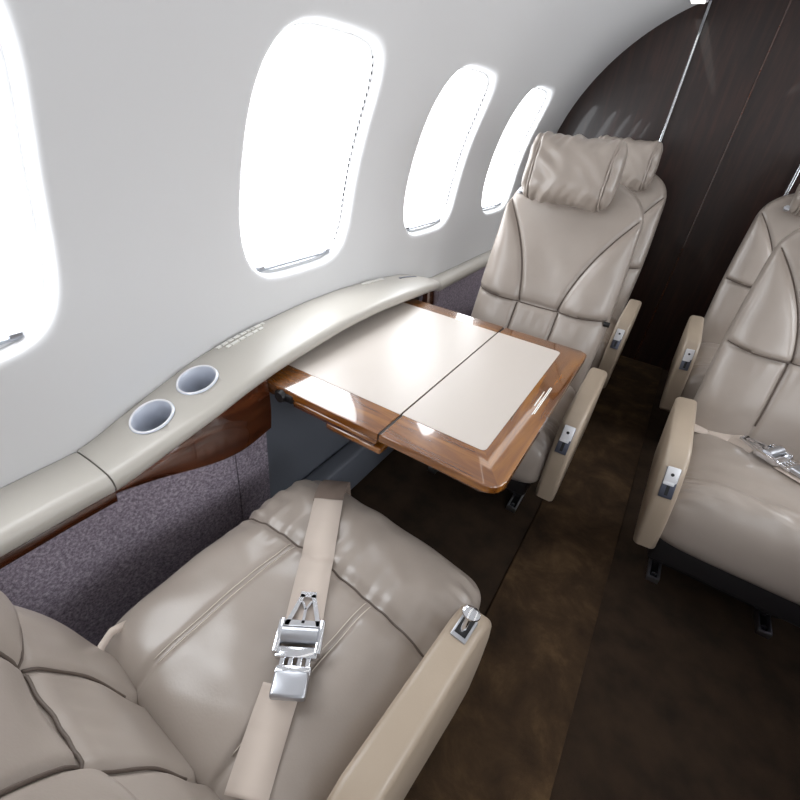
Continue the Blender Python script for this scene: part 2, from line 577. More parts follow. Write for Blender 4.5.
# two pale worn placard lines pressed on the ledge, and the blue-grey slot near its far end
def ledge_pt(x, y, h=0.0):
    return (x, y, zt(y) + 0.0022 + h)
def ledge_strip(bm, x0, x1, ya, yb, h, n=6):
    rows = []
    for k in range(n + 1):
        y = ya + (yb - ya) * k / n
        rows.append([ledge_pt(x0, y, h), ledge_pt(x1, y, h)])
    rb = [[(q[0], q[1], q[2] - 0.003) for q in r] for r in rows]
    rings = [[a[0], a[1], b[1], b[0]] for a, b in zip(rows, rb)]
    add_loft(bm, rings)
bm = bmesh.new()
rnd = random.Random(3)
for row, (x, ya, yb) in enumerate(((-0.843, 0.585, 0.735), (-0.826, 0.600, 0.715))):
    y = ya
    while y < yb:
        w = rnd.uniform(0.008, 0.022)
        ledge_strip(bm, x - 0.0045, x + 0.0045, y, min(y + w, yb), 0.0016, 3)
        y += w + 0.004
obj('placard', bm, MT['ledge_mark'], main, smooth=False)
bm = bmesh.new()
rnd = random.Random(5)
for row, (x, ya, yb) in enumerate(((-0.836, 1.16, 1.28),)):
    y = ya
    while y < yb:
        w = rnd.uniform(0.010, 0.022)
        ledge_strip(bm, x - 0.006, x + 0.006, y, min(y + w, yb), 0.0016, 3)
        y += w + 0.004
obj('placard', bm, MT['ledge_mark'], main, smooth=False)
bm = bmesh.new()
ledge_strip(bm, -0.812, -0.803, 1.35, 1.47, 0.0022, 8)
obj('slot', bm, MT['charcoal'], main, smooth=False)

# wooden fascia below the ledge: bows down from the joint, open where the table slides in
def fascia(bm, ya, yb, zlo, n=40, inset=0.012, th=0.018):
    rings = []
    for k in range(n + 1):
        y = ya + (yb - ya) * k / n
        x, z1, z0 = xi(y) - inset, zt(y) - THK + 0.006, zlo(y)
        z1 = max(z1, z0 + 0.004)
        ring = []
        for q in range(9):
            t = q / 8
            ring.append((x + 0.006 * math.sin(math.pi * t), y, z0 + (z1 - z0) * t))
        ring += [(x - th, y, z1), (x - th, y, z0)]
        rings.append(ring)
    add_loft(bm, rings)
def zlo_near(y): return 0.520 + 0.030 * (1 - sstep(0.2, 0.5, y)) - 0.012 * sstep(0.3, 0.5, y) + 0.02 * sstep(0.5, 0.64, y)
bm = bmesh.new(); fascia(bm, YJ0, 0.599, zlo_near)
o = obj('ledge_fascia', bm, MT['wood_dark'], main, autosmooth=50)
bm = bmesh.new(); fascia(bm, 1.40, 1.652, lambda y: 0.52)
o = obj('ledge_fascia', bm, MT['wood_dark'], main, autosmooth=50)
bm = bmesh.new(); fascia(bm, Y0 + 0.02, YJ0 - 0.002, lambda y: 0.532, 20, 0.010, 0.012)
o = obj('wood_trim_strip', bm, MT['wood_dark'], autosmooth=50)
o['label'] = 'thin dark wood strip under the straight near ledge'; o['category'] = 'trim'

# fabric sidewall by the near seat, its end cheek, and the charcoal bay behind the table
def fabric_panel(name, ya, yb, label, mat, off=0.02):
    bm = bmesh.new()
    rings = []
    n = 40
    for k in range(n + 1):
        y = ya + (yb - ya) * k / n
        x = xi(y) - off
        ring = []
        for t in (0, 0.2, 0.4, 0.6, 0.8, 1.0):
            z = 0.0 + (zt(y) - THK - 0.0) * t
            ring.append((x - 0.03 * (1 - t) ** 2 , y, z))
        ring += [(x - 0.011, y, zt(y) - THK), (x - 0.045, y, 0.0)]
        rings.append(ring)
    add_loft(bm, rings)
    o = struct(name, bm, mat, autosmooth=40)
    return o
fabric_panel('trim_4', Y0 + 0.02, 0.50, '', MT['fabric'], 0.031)
fabric_panel('trim_5', 0.503, 0.599, '', MT['fabric'], 0.031)
fabric_panel('trim_6', 1.40, Y1 - 0.035, '', MT['fabric'], 0.031)
bm = bmesh.new()
add_box(bm, CX - RAD + 0.002, -0.775, 0.600, 1.398, 0.0, 0.655, 0.003, 2)
struct('trim_7', bm, MT['charcoal'], smooth=False)
bm = bmesh.new()
add_prism(bm, [(0.600, 0.0), (1.398, 0.0), (1.398, 0.17), (0.600, 0.17)], 0, -0.774, -0.70, 0.02, 3)
o = obj('air_duct', bm, MT['charcoal'], autosmooth=40)
o['label'] = 'dark grey duct along the floor under the table bay'; o['category'] = 'duct'

# right-hand sidewall (mirror of the fabric side)
bm = bmesh.new()
add_box(bm, 2 * CX + 0.755, CX + RAD - 0.002, Y0 + 0.02, Y1 - 0.035, 0.0, 0.56, 0.004, 2)
struct('trim_8', bm, MT['fabric'], smooth=False)

# ------------------------------------------------------------------ folding table
TZ = 0.66
tb = thing('folding_table', 'two-leaf wooden table with cream leather inlays, pulled out from the side ledge', 'table', (0, 0, 0))
TX0, TXS, TX1, TY0, TY1 = -0.770, -0.3775, -0.109, 0.601, 1.318
def leaf(name, x0, x1, aisle, th=0.021):
    """Wood frame with mitred borders: planks in y at front and back, along the aisle edge grain runs in y."""
    bm = bmesh.new()
    rd = 0.035 if aisle else 0.0
    poly = [(x0, TY0)]
    if aisle:
        for k in range(9):
            a = -math.pi / 2 + math.pi / 2 * k / 8
            poly.append((x1 - rd + rd * math.cos(a), TY0 + rd + rd * math.sin(a)))
        for k in range(9):
            a = math.pi / 2 * k / 8
            poly.append((x1 - 0.02 + 0.02 * math.cos(a), TY1 - 0.02 + 0.02 * math.sin(a)))
    else:
        poly += [(x1, TY0), (x1, TY1)]
    poly.append((x0, TY1))
    add_prism(bm, poly, 2, TZ - th, TZ, 0.005 if aisle else 0.003, 4, 0)
    if aisle:                                # mitre: split faces along 45-degree lines and give the aisle strip the other grain
        for (px, py), nrm in (((x1, TY0), Vector((1, 1, 0))), ((x1, TY1), Vector((1, -1, 0)))):
            ix, iy = (-0.176, 0.690 if py == TY0 else 1.260)
            d = Vector((px - ix, py - iy, 0)).normalized()
            nn = Vector((d.y, -d.x, 0))
            bmesh.ops.bisect_plane(bm, geom=bm.verts[:] + bm.edges[:] + bm.faces[:], plane_co=(ix, iy, 0), plane_no=nn)
        for f in bm.faces:
            c = f.calc_center_median()
            dx = c.x + 0.176
            if dx > 0:
                slope_n = (0.690 - TY0) / (x1 + 0.176)
                slope_f = (TY1 - 1.260) / (x1 + 0.176)
                if 0.690 - slope_n * dx < c.y < 1.260 + slope_f * dx:
                    f.material_index = 1
    return obj(name, bm, [MT['wood_x'], MT['wood_y']], tb, autosmooth=35)
lo = leaf('outer_leaf', TXS + 0.0022, TX1, True)
li = leaf('inner_leaf', TX0, TXS - 0.0022, False)
def inlay(x0, x1, y0, y1, r, parent, rc):
    bm = bmesh.new()
    poly = []
    for (cx, cy, s) in ((x0, y0, 2), (x1, y0, 3), (x1, y1, 0), (x0, y1, 1)):
        rr = r if (s in rc) else 0.0004
        ox = cx + (rr if s in (1, 2) else -rr); oy = cy + (rr if s in (2, 3) else -rr)
        for k in range(7):
            a = math.pi / 2 * s + math.pi / 2 * k / 6
            poly.append((ox + rr * math.cos(a), oy + rr * math.sin(a)))
    add_prism(bm, poly, 2, TZ - 0.004, TZ + 0.0009)
    return obj('inlay', bm, MT['inlay'], parent, smooth=False)
inlay(TXS + 0.0024, -0.177, 0.690, 1.262, 0.012, lo, (0, 3))
inlay(TX0 + 0.01, TXS - 0.0024, 0.688, 1.258, 0.01, li, ())
# black hinge line, slide layers below the inner leaf, black end stop
bm = bmesh.new(); add_box(bm, TXS - 0.0022, TXS + 0.0022, TY0 + 0.004, TY1 - 0.004, TZ - 0.018, TZ - 0.003)
obj('hinge', bm, MT['black'], tb, smooth=False)
bm = bmesh.new(); add_box(bm, -0.76, TXS - 0.006, TY0 + 0.002, TY1 - 0.002, TZ - 0.035, TZ - 0.0225, 0.004, 3)
obj('slide_layer', bm, MT['wood_x'], tb, autosmooth=35)
bm = bmesh.new(); add_box(bm, -0.62, TXS - 0.012, TY0 + 0.005, TY1 - 0.005, TZ - 0.043, TZ - 0.036, 0.002, 2)
obj('slide_layer', bm, MT['wood_dark'], tb, autosmooth=35)
bm = bmesh.new(); add_box(bm, -0.525, TXS + 0.004, TY0 + 0.006, TY0 + 0.05, TZ - 0.062, TZ - 0.044, 0.006, 3)
obj('support_block', bm, MT['wood_x'], tb, autosmooth=35)
for yy in (TY0 + 0.10, TY1 - 0.16):
    bm = bmesh.new(); add_box(bm, -0.770, -0.42, yy, yy + 0.035, TZ - 0.075, TZ - 0.044, 0.003, 2)
    obj('slide_rail', bm, MT['base'], tb, smooth=False)
bm = bmesh.new()
add_cyl(bm, (-0.648, TY0 - 0.001, TZ - 0.020), (-0.648, TY0 - 0.012, TZ - 0.020), 0.016, 0.013)
add_box(bm, -0.668, -0.615, TY0 - 0.006, TY0 + 0.03, TZ - 0.03, TZ - 0.010, 0.004, 2)
obj('end_stop', bm, MT['black'], tb, autosmooth=40)
# three fine white marking lines on the aisle border
bm = bmesh.new()
for x, ya, yb in ((-0.1490, 0.925, 1.005), (-0.1420, 0.885, 1.035), (-0.1385, 0.890, 1.035)):
    add_box(bm, x - 0.0012, x + 0.0012, ya, yb, TZ - 0.001, TZ + 0.0004)
obj('marking', bm, MT['mark'], lo, smooth=False)

# ------------------------------------------------------------------ seats
# local frame: the seat faces -y, its origin is on the floor under the cushion's centre
SN = 264
def super_ring(n1, n2, hw, th, count):
    """points of |x|^n1 + |y|^n2 = 1, evenly spaced for a half width hw and half thickness th"""
    P = []
    for k in range(4001):
        a = 2 * math.pi * k / 4000
        # dense in both flats and corners
        ca, sa = math.cos(a), math.sin(a)
        r = (abs(ca) ** n1 + abs(sa) ** n2) ** (-1 / max(n1, n2)) if n1 == n2 else None
        if r is None:
            lo_, hi_ = 0.0, 2.0
            for _ in range(30):
                mid_ = (lo_ + hi_) / 2
                if abs(ca * mid_) ** n1 + abs(sa * mid_) ** n2 < 1: lo_ = mid_
                else: hi_ = mid_
            r = lo_
        P.append((ca * r, sa * r))
    L_ = [0.0]
    for p, q in zip(P[:-1], P[1:]):
        L_.append(L_[-1] + math.hypot((q[0] - p[0]) * hw, (q[1] - p[1]) * th))
    out, j = [], 0
    for k in range(count):
        s = L_[-1] * k / count
        while L_[j + 1] < s: j += 1
        u = (s - L_[j]) / max(1e-12, L_[j + 1] - L_[j])
        out.append((P[j][0] + (P[j + 1][0] - P[j][0]) * u, P[j][1] + (P[j + 1][1] - P[j][1]) * u))
    return out

YS = -0.098                                     # where the front roll begins
def cushion_sec(y):
    """half width, top, bottom of the cushion at (unstretched) depth y"""
    t = y / 0.265
    e = max(0.0, 1 - abs(t) ** (4.6 if t < 0 else 7)) ** (1 / 2.6)
    hw = 0.260 * max(0.0, 1 - abs(t) ** (13 if t < 0 else 9)) ** (1 / 6) * (1 - 0.05 * sstep(-0.1, 0.26, y))
    roll = 0.018 * gauss(y + 0.18, 0.075)
    topz = 0.462 + roll - 0.012 * sstep(0.0, 0.26, y)
    botz = 0.235
    mid = 0.325
    return hw, mid + (topz - mid) * e, mid + (botz - mid) * e
NC = 4.6
RING_C = super_ring(NC, NC, 0.26, 0.11, SN)
def seam_y(x): return YS + 0.012 * (x / 0.25) ** 2
ST = 0.102
def stretch(y, front):
    return y if y > YS else YS + (y - YS) * (front + YS) / (0.265 + YS)
def unstretch(y, front):
    return y if y > YS else YS + (y - YS) * (0.265 + YS) / (front + YS)
def cushion_disp(x, y, seamed=True):
    """extra height on the cushion top"""
    d = 0.0
    ds = y - seam_y(x)
    if seamed:
        d -= 0.010 * gauss(ds, 0.010)
        d -= 0.004 * gauss(ds, 0.035)
        if ds > 0:
            for s in (-1, 1):
                dx = x - s * ST
                d -= 0.006 * gauss(dx, 0.008) * sstep(0.0, 0.02, ds)
            d += 0.006 * (1 - (x / ST) ** 2) * sstep(0, 0.05, ds) if abs(x) < ST else 0.005 * math.sin(math.pi * min(1, (abs(x) - ST) / 0.14)) * sstep(0, 0.05, ds)
        # gathers that run away from the seam
        d += 0.0075 * nz(x * 42, y * 8, 1.7) * gauss(ds, 0.045)
    # loose folds on the roll and slow unevenness
    d += 0.0050 * nz(x * 15 + y * 20, y * 12 - x * 9, 5.1) * gauss(y + 0.15, 0.09)
    d += 0.0045 * nz(x * 11 + y * 8, y * 16 - x * 7, 9.3)
    # side gathers near the front corners
    d += 0.0100 * nz(x * 14, y * 60, 2.2) * sstep(0.17, 0.240, abs(x)) * gauss(y + 0.16, 0.09)
    return d
def cushion_mesh(front, seamed):
    bm = bmesh.new()
    rings = []
    for k in range(131):
        u = k / 130
        y = -0.265 + 0.53 * (0.55 * u + 0.45 * 0.5 * (1 - math.cos(math.pi * u)))
        y = max(-0.2648, min(0.2648, y))
        hw, tz, bz = cushion_sec(y)
        c, h = (tz + bz) / 2, (tz - bz) / 2
        ring = []
        for px, pz in RING_C:
            x, z = px * hw, pz * h
            w = sstep(-0.2, 0.5, pz)
            dd = cushion_disp(x, y, seamed) * w
            side = 0.005 * nz(y * 64, z * 10, 3.3) * sstep(0.8, 0.98, abs(px)) * gauss(y + 0.15, 0.12)
            ring.append((x + math.copysign(side, x), stretch(y, front) - (dd * 0.6 if y < -0.2 else 0), c + z + dd))
        rings.append(ring)
    add_loft(bm, rings)
    return bm
def cushion_z(x, y, lift=0.0, front=0.265, seamed=True):
    y = max(-0.264, min(0.264, unstretch(y, front)))
    hw, tz, bz = cushion_sec(y)
    c, h = (tz + bz) / 2, (tz - bz) / 2
    u = min(0.9999, abs(x) / hw)
    return c + h * (1 - u ** NC) ** (1 / NC) + cushion_disp(x, y, seamed) + lift

# backrest
BZ0, BZ1 = 0.36, 1.085
TILT = math.tan(math.radians(16.5))
def back_axis(z): return 0.285 + (z - 0.45) * TILT
def back_hw(z):
    t = (z - BZ0) / (BZ1 - BZ0)
    w = 0.242 + 0.006 * math.sin(math.pi * t) - 0.014 * sstep(0.35, 1.0, t)
    u = max(0.0, (z - 0.94) / (BZ1 - 0.94))
    return w * (1 - u ** 2.5) ** (1 / 2.3) if u < 1 else 0.0
def back_th(z):
    u = max(0.0, (z - 1.00) / (BZ1 - 1.00))
    l = max(0.0, (BZ0 + 0.05 - z) / 0.05)
    return (0.070 - 0.012 * sstep(0.5, 1.0, z)) * max(0.0, 1 - u ** 2.4) ** 0.5 * max(0.0, 1 - l ** 2) ** 0.5
NB = 4.2
BELT = 0.655
RING_B = super_ring(NB, NB, 0.24, 0.07, SN)
def wing_x(z):
    t = max(0.0, min(1.0, (z - BELT) / (0.995 - BELT)))
    return 0.072 + 0.166 * (0.30 * t + 0.70 * t ** 2.1)
def back_disp(x, z):
    d = 0.0
    ax = abs(x)
    belt = BELT + 0.012 * (x / 0.24) ** 2
    d -= 0.009 * gauss(z - belt, 0.010)
    if z > belt:
        wx = wing_x(z)
        fade = 1 - sstep(0.985, 1.02, z)
        d -= 0.008 * gauss(ax - wx, 0.009) * fade
        if ax > wx:
            d += 0.022 * math.sin(math.pi * min(1, (ax - wx) / max(0.02, (0.262 - wx)))) ** 0.8 * fade
        else:
            d -= 0.006 * (1 - (ax / wx) ** 2) * fade
        d += 0.006 * gauss(z - 0.70, 0.04)
    else:
        d -= 0.007 * gauss(ax - 0.078, 0.008)
        d += 0.010 * gauss(z - 0.56, 0.08)
        if ax > 0.078: d += 0.008 * math.sin(math.pi * min(1, (ax - 0.078) / 0.17))
        d += 0.0028 * nz(x * 40, z * 12, 4.4) * gauss(z - belt + 0.02, 0.05)
    d += 0.0055 * nz(x * 13, z * 11, 7.7) * gauss(z - 0.74, 0.09)
    d += 0.0030 * nz(x * 8, z * 9, 1.1)
    return d
def back_front(x, z, lift=0.0):
    hw, th = back_hw(z), back_th(z)
    u = min(0.9999, abs(x) / max(hw, 1e-6))
    s = (1 - u ** NB) ** (1 / NB)
    return back_axis(z) - th * s - back_disp(x, z) * sstep(0.15, 0.55, s) - lift
def back_mesh(belt):
    global BELT
    BELT = belt
    bm = bmesh.new()
    rings = []
    n = 130
    for k in range(n + 1):
        t = k / n
        z = BZ0 + (BZ1 - BZ0) * (0.55 * t + 0.45 * 0.5 * (1 - math.cos(math.pi * t)))
        z = max(BZ0 + 0.0008, min(BZ1 - 0.0008, z))
        hw, th = back_hw(z), back_th(z)
        ring = []
        for px, yy in RING_B:
            x = px * hw
            y = back_axis(z) - th * yy
            if yy > 0:
                y -= back_disp(x, z) * sstep(0.15, 0.55, yy)
            ring.append((x, y, z))
        rings.append(ring)
    add_loft(bm, rings)
    return bm

# headrest pillow
PH, PW, PT = 0.108, 0.150, 0.062
RING_P = super_ring(3.0, 2.3, 0.1, 0.06, 130)
def pillow_mesh():
    bm = bmesh.new()
    rings = []
    n = 84
    for k in range(n + 1):
        t = -1 + 2 * k / n
        t = math.copysign(abs(t) ** 0.9, t)
        t = max(-0.9995, min(0.9995, t))
        x = PW * t
        e = max(0.0, 1 - abs(t) ** 9) ** (1 / 3.0)
        h = PH * (1 - 0.07 * (1 - t * t)) * (0.25 + 0.75 * e)
        th = PT * (0.28 + 0.72 * e) * (1 - 0.12 * t * t)
        ring = []
        for pz, py in RING_P:
            zz, yy = pz * h, py * th
            wr = 0.006 * nz(x * 22 + zz * 15, zz * 20, yy * 18 + 2) + 0.009 * nz(x * 40 - zz * 22, zz * 9, 6.0) * sstep(0.3, 1.0, abs(zz) / PH)
            wr += 0.006 * nz(zz * 30, yy * 22, 8.0 + t) * sstep(0.80, 0.95, abs(t))
            wr -= 0.007 * gauss(abs(t) - 0.80, 0.035)
            l = math.hypot(zz / h, yy / th) + 1e-6
            ring.append((x * (1 + 0.03 * nz(zz * 16, yy * 16, 4.0)), yy + wr * yy / th / l * 1.3, zz + wr * zz / h / l))
        rings.append(ring)
    add_loft(bm, rings)
    return bm
def pillow_pipe(s):
    bm = bmesh.new()
    t = 0.80
    x = s * PW * t
    e = (1 - t ** 9) ** (1 / 3.0)
    h = PH * (1 - 0.07 * (1 - t * t)) * (0.25 + 0.75 * e) - 0.004
    th = PT * (0.28 + 0.72 * e) * (1 - 0.12 * t * t) - 0.004
    pts = []
    for q in range(73):
        a = 2 * math.pi * q / 72
        ca, sa = math.cos(a), math.sin(a)
        pts.append((x, math.copysign(abs(sa) ** (2 / 2.3), sa) * th, math.copysign(abs(ca) ** (2 / 3.0), ca) * h))
    add_tube(bm, pts, 0.0035)
    return bm

# armrest panel
ARM_POLY = [(0.185, 0.300), (0.195, 0.470), (0.170, 0.545), (0.140, 0.560), (-0.130, 0.552), (-0.175, 0.535), (-0.205, 0.490), (-0.222, 0.430),
            (-0.225, 0.340), (-0.210, 0.245), (-0.190, 0.228), (-0.140, 0.238), (0.05, 0.285)]
AX, AW = 0.286, 0.0285                          # armrest centre offset and half width
def arm_mesh(sx):
    bm = bmesh.new()
    add_prism(bm, ARM_POLY, 0, sx * AX - AW, sx * AX + AW, 0.013, 4)
    return bm

MESH = {}
def shared(name, key, builder, mat, parent, autosmooth=None, loc=None):
    if key in MESH:
        o = bpy.data.objects.new(name, MESH[key]); C.objects.link(o); o.parent = parent
        if loc: o.location = loc
        return o
    o = obj(name, builder(), mat, parent, True, loc, autosmooth)
    MESH[key] = o.data
    return o

def seam_tube_mesh(lines, r):
    bm = bmesh.new()
    for pts in lines: add_tube(bm, pts, r, 6)
    return bm
def cushion_piping():
    pts = [(x, seam_y(x), cushion_z(x, seam_y(x)) + 0.0008) for x in [(-0.250 + 0.5 * k / 70) for k in range(71)]]
    return seam_tube_mesh([pts], 0.0021)
def cushion_stitch(x):
    y0 = seam_y(x) + 0.006
    return seam_tube_mesh([[(x, y, cushion_z(x, y) + 0.0006) for y in [(y0 + (0.20 - y0) * k / 50) for k in range(51)]]], 0.0008)
def back_piping(belt):
    global BELT
    BELT = belt
    ls = []
    zs = [BELT + 0.004 + (1.0 - BELT) * k / 60 for k in range(61)]
    for s in (-1, 1):
        ls.append([(s * wing_x(z), back_front(s * wing_x(z), z) - 0.0036, z) for z in zs if wing_x(z) < back_hw(z) * 0.985])
        ls.append([(s * 0.078, back_front(s * 0.078, z) - 0.0036, z) for z in [BELT - 0.004 - 0.19 * k / 30 for k in range(31)]])
    bz = lambda x: BELT + 0.012 * (x / 0.24) ** 2
    xs = [-0.240 + 0.48 * k / 60 for k in range(61)]
    ls.append([(x, min(back_front(x, bz(x) - 0.004), back_front(x, bz(x) + 0.004)) + 0.0005, bz(x)) for x in xs])
    return seam_tube_mesh(ls, 0.0021)

def latch(arm, sx, raised):
    """chrome armrest control: plate and slotted housing on the front slope, or a lifted lever with an oval knob"""
    x = sx * AX
    if not raised:
        n = Vector((0, -0.93, 0.36)).normalized(); t = Vector((0, 0.36, 0.93)).normalized()
        c = Vector((x, -0.2085, 0.482))
        def slab(bm, u0, u1, v0, v1, h0, h1, bev=0.0015):
            vs = add_box(bm, u0, u1, v0, v1, h0, h1, bev, 2)
        def place(o):
            o.matrix_local = Matrix(((1, t.x, n.x, c.x), (0, t.y, n.y, c.y), (0, t.z, n.z, c.z), (0, 0, 0, 1)))
        bm = bmesh.new(); slab(bm, -0.016, 0.016, -0.044, 0.038, -0.012, 0.0015)
        h = obj('latch_housing', bm, MT['latch_dark'], arm, autosmooth=40); place(h)
        bm = bmesh.new(); slab(bm, -0.015, 0.015, 0.000, 0.042, 0.0016, 0.0075, 0.003); slab(bm, -0.015, 0.011, -0.008, 0.006, 0.0016, 0.007, 0.002)
        o = obj('latch_plate', bm, MT['white_plate'], arm, autosmooth=40); place(o)
        bm = bmesh.new(); slab(bm, -0.004, 0.004, -0.036, -0.010, 0.0016, 0.0022, 0)
        o = obj('latch_slot', bm, MT['black'], arm, autosmooth=40); place(o)
        bm = bmesh.new(); add_cyl(bm, (0, 0.022, 0.006), (0, 0.022, 0.0079), 0.0042)  # black disc on the plate paints the dark of its hole
        o = obj('latch_hole', bm, MT['black'], arm, autosmooth=40); place(o)
    else:
        bm = bmesh.new(); add_box(bm, x - 0.014, x + 0.014, -0.146, -0.100, 0.545, 0.5565, 0.002, 2)
        h = obj('latch_housing', bm, MT['steel'], arm, autosmooth=40)
        bm = bmesh.new(); add_box(bm, x - 0.010, x + 0.010, -0.143, -0.107, 0.5555, 0.557)
        obj('latch_slot', bm, MT['black'], arm, smooth=False)
        bm = bmesh.new()
        add_tube(bm, [(x, -0.115, 0.553), (x - 0.001, -0.120, 0.572), (x - 0.003, -0.127, 0.592)], 0.0048, 10)
        rings = []
        for r, hgt in ((0.003, -0.005), (0.011, -0.0035), (0.0150, 0.0), (0.0145, 0.003), (0.010, 0.005), (0.003, 0.006)):
            rings.append([(x - 0.003 + r * 1.0 * math.cos(2 * math.pi * k / 28), -0.127 + r * 0.85 * math.sin(2 * math.pi * k / 28), 0.594 + hgt) for k in range(28)])
        add_loft(bm, rings)
        obj('latch_lever', bm, MT['chrome'], arm, autosmooth=40)

def ribbon(pts, w, th, side):
    """flat webbing along pts; side = list of width directions"""
    bm = bmesh.new()
    rings = []
    pts = [Vector(p) for p in pts]
    for i, p in enumerate(pts):
        t = (pts[min(i + 1, len(pts) - 1)] - pts[max(i - 1, 0)]).normalized()
        s = Vector(side[i] if isinstance(side, list) else side)
        s = (s - t * s.dot(t)).normalized()
        n = s.cross(t).normalized()
        rings.append([p + s * w / 2 + n * th / 2, p + s * w / 2 - n * th / 2, p - s * w / 2 - n * th / 2, p - s * w / 2 + n * th / 2])
    add_loft(bm, rings)
    return bm

def buckle(parent, loc, ang, scale=1.0, pitch=0.0):
    """chrome lift-latch buckle: slotted frame, tongue with a triangular eye, lid"""
    mx = Matrix.Translation(loc) @ Matrix.Rotation(ang, 4, 'Z') @ Matrix.Rotation(pitch, 4, 'X') @ Matrix.Scale(scale, 4)
    bm = bmesh.new()
    # triangular eye: three bars and a small centre post
    A, B, T = (-0.021, 0.030), (0.021, 0.030), (0.0, 0.066)
    def bar(p, q, w, z0=0.0, z1=0.005):
        d = Vector((q[0] - p[0], q[1] - p[1], 0)).normalized(); s = Vector((-d.y, d.x, 0)) * w / 2
        vs = []
        ring = [Vector((p[0], p[1], z0)) + s, Vector((p[0], p[1], z0)) - s, Vector((p[0], p[1], z1)) - s, Vector((p[0], p[1], z1)) + s]
        ring2 = [v + Vector((q[0] - p[0], q[1] - p[1], 0)) for v in ring]
        add_loft(bm, [ring, ring2])
    bar((-0.021, 0.022), (-0.007, 0.066), 0.006); bar((0.021, 0.022), (0.007, 0.066), 0.006)
    bar((-0.011, 0.066), (0.011, 0.066), 0.008); bar((-0.024, 0.025), (0.024, 0.025), 0.008)
    bar((0, 0.025), (0, 0.044), 0.004); bar((0, 0.044), (-0.006, 0.056), 0.003); bar((0, 0.044), (0.006, 0.056), 0.003)
    bmesh.ops.transform(bm, matrix=mx, verts=bm.verts)
    b = obj('buckle', bm, MT['chrome'], parent, smooth=False)
    bm = bmesh.new()
    add_cyl(bm, (-0.023, 0.008, 0.007), (0.023, 0.008, 0.007), 0.011, None, 24)
    bmesh.ops.transform(bm, matrix=mx, verts=bm.verts)
    obj('buckle_roller', bm, MT['steel'], parent, autosmooth=40)
    bm = bmesh.new()
    for sx in (-1, 1): add_box(bm, sx * 0.026 - 0.004, sx * 0.026 + 0.004, -0.016, 0.028, -0.002, 0.012, 0.002, 2)
    add_box(bm, -0.026, 0.026, -0.020, -0.006, -0.001, 0.008, 0.002, 2)
    for q in (-0.016, -0.0055, 0.0055, 0.016): add_box(bm, q - 0.0032, q + 0.0032, -0.030, -0.018, 0.0, 0.006, 0.001, 1)
    add_box(bm, -0.022, 0.022, -0.040, -0.028, -0.001, 0.007, 0.003, 2)
    bmesh.ops.transform(bm, matrix=mx, verts=bm.verts)
    obj('buckle_frame', bm, MT['chrome'], parent, autosmooth=40)
    bm = bmesh.new()
    add_box(bm, -0.021, 0.021, -0.066, -0.036, 0.001, 0.013, 0.004, 3)
    bmesh.ops.transform(bm, matrix=mx, verts=bm.verts)
    obj('buckle_lid', bm, MT['steel'], parent, autosmooth=40)

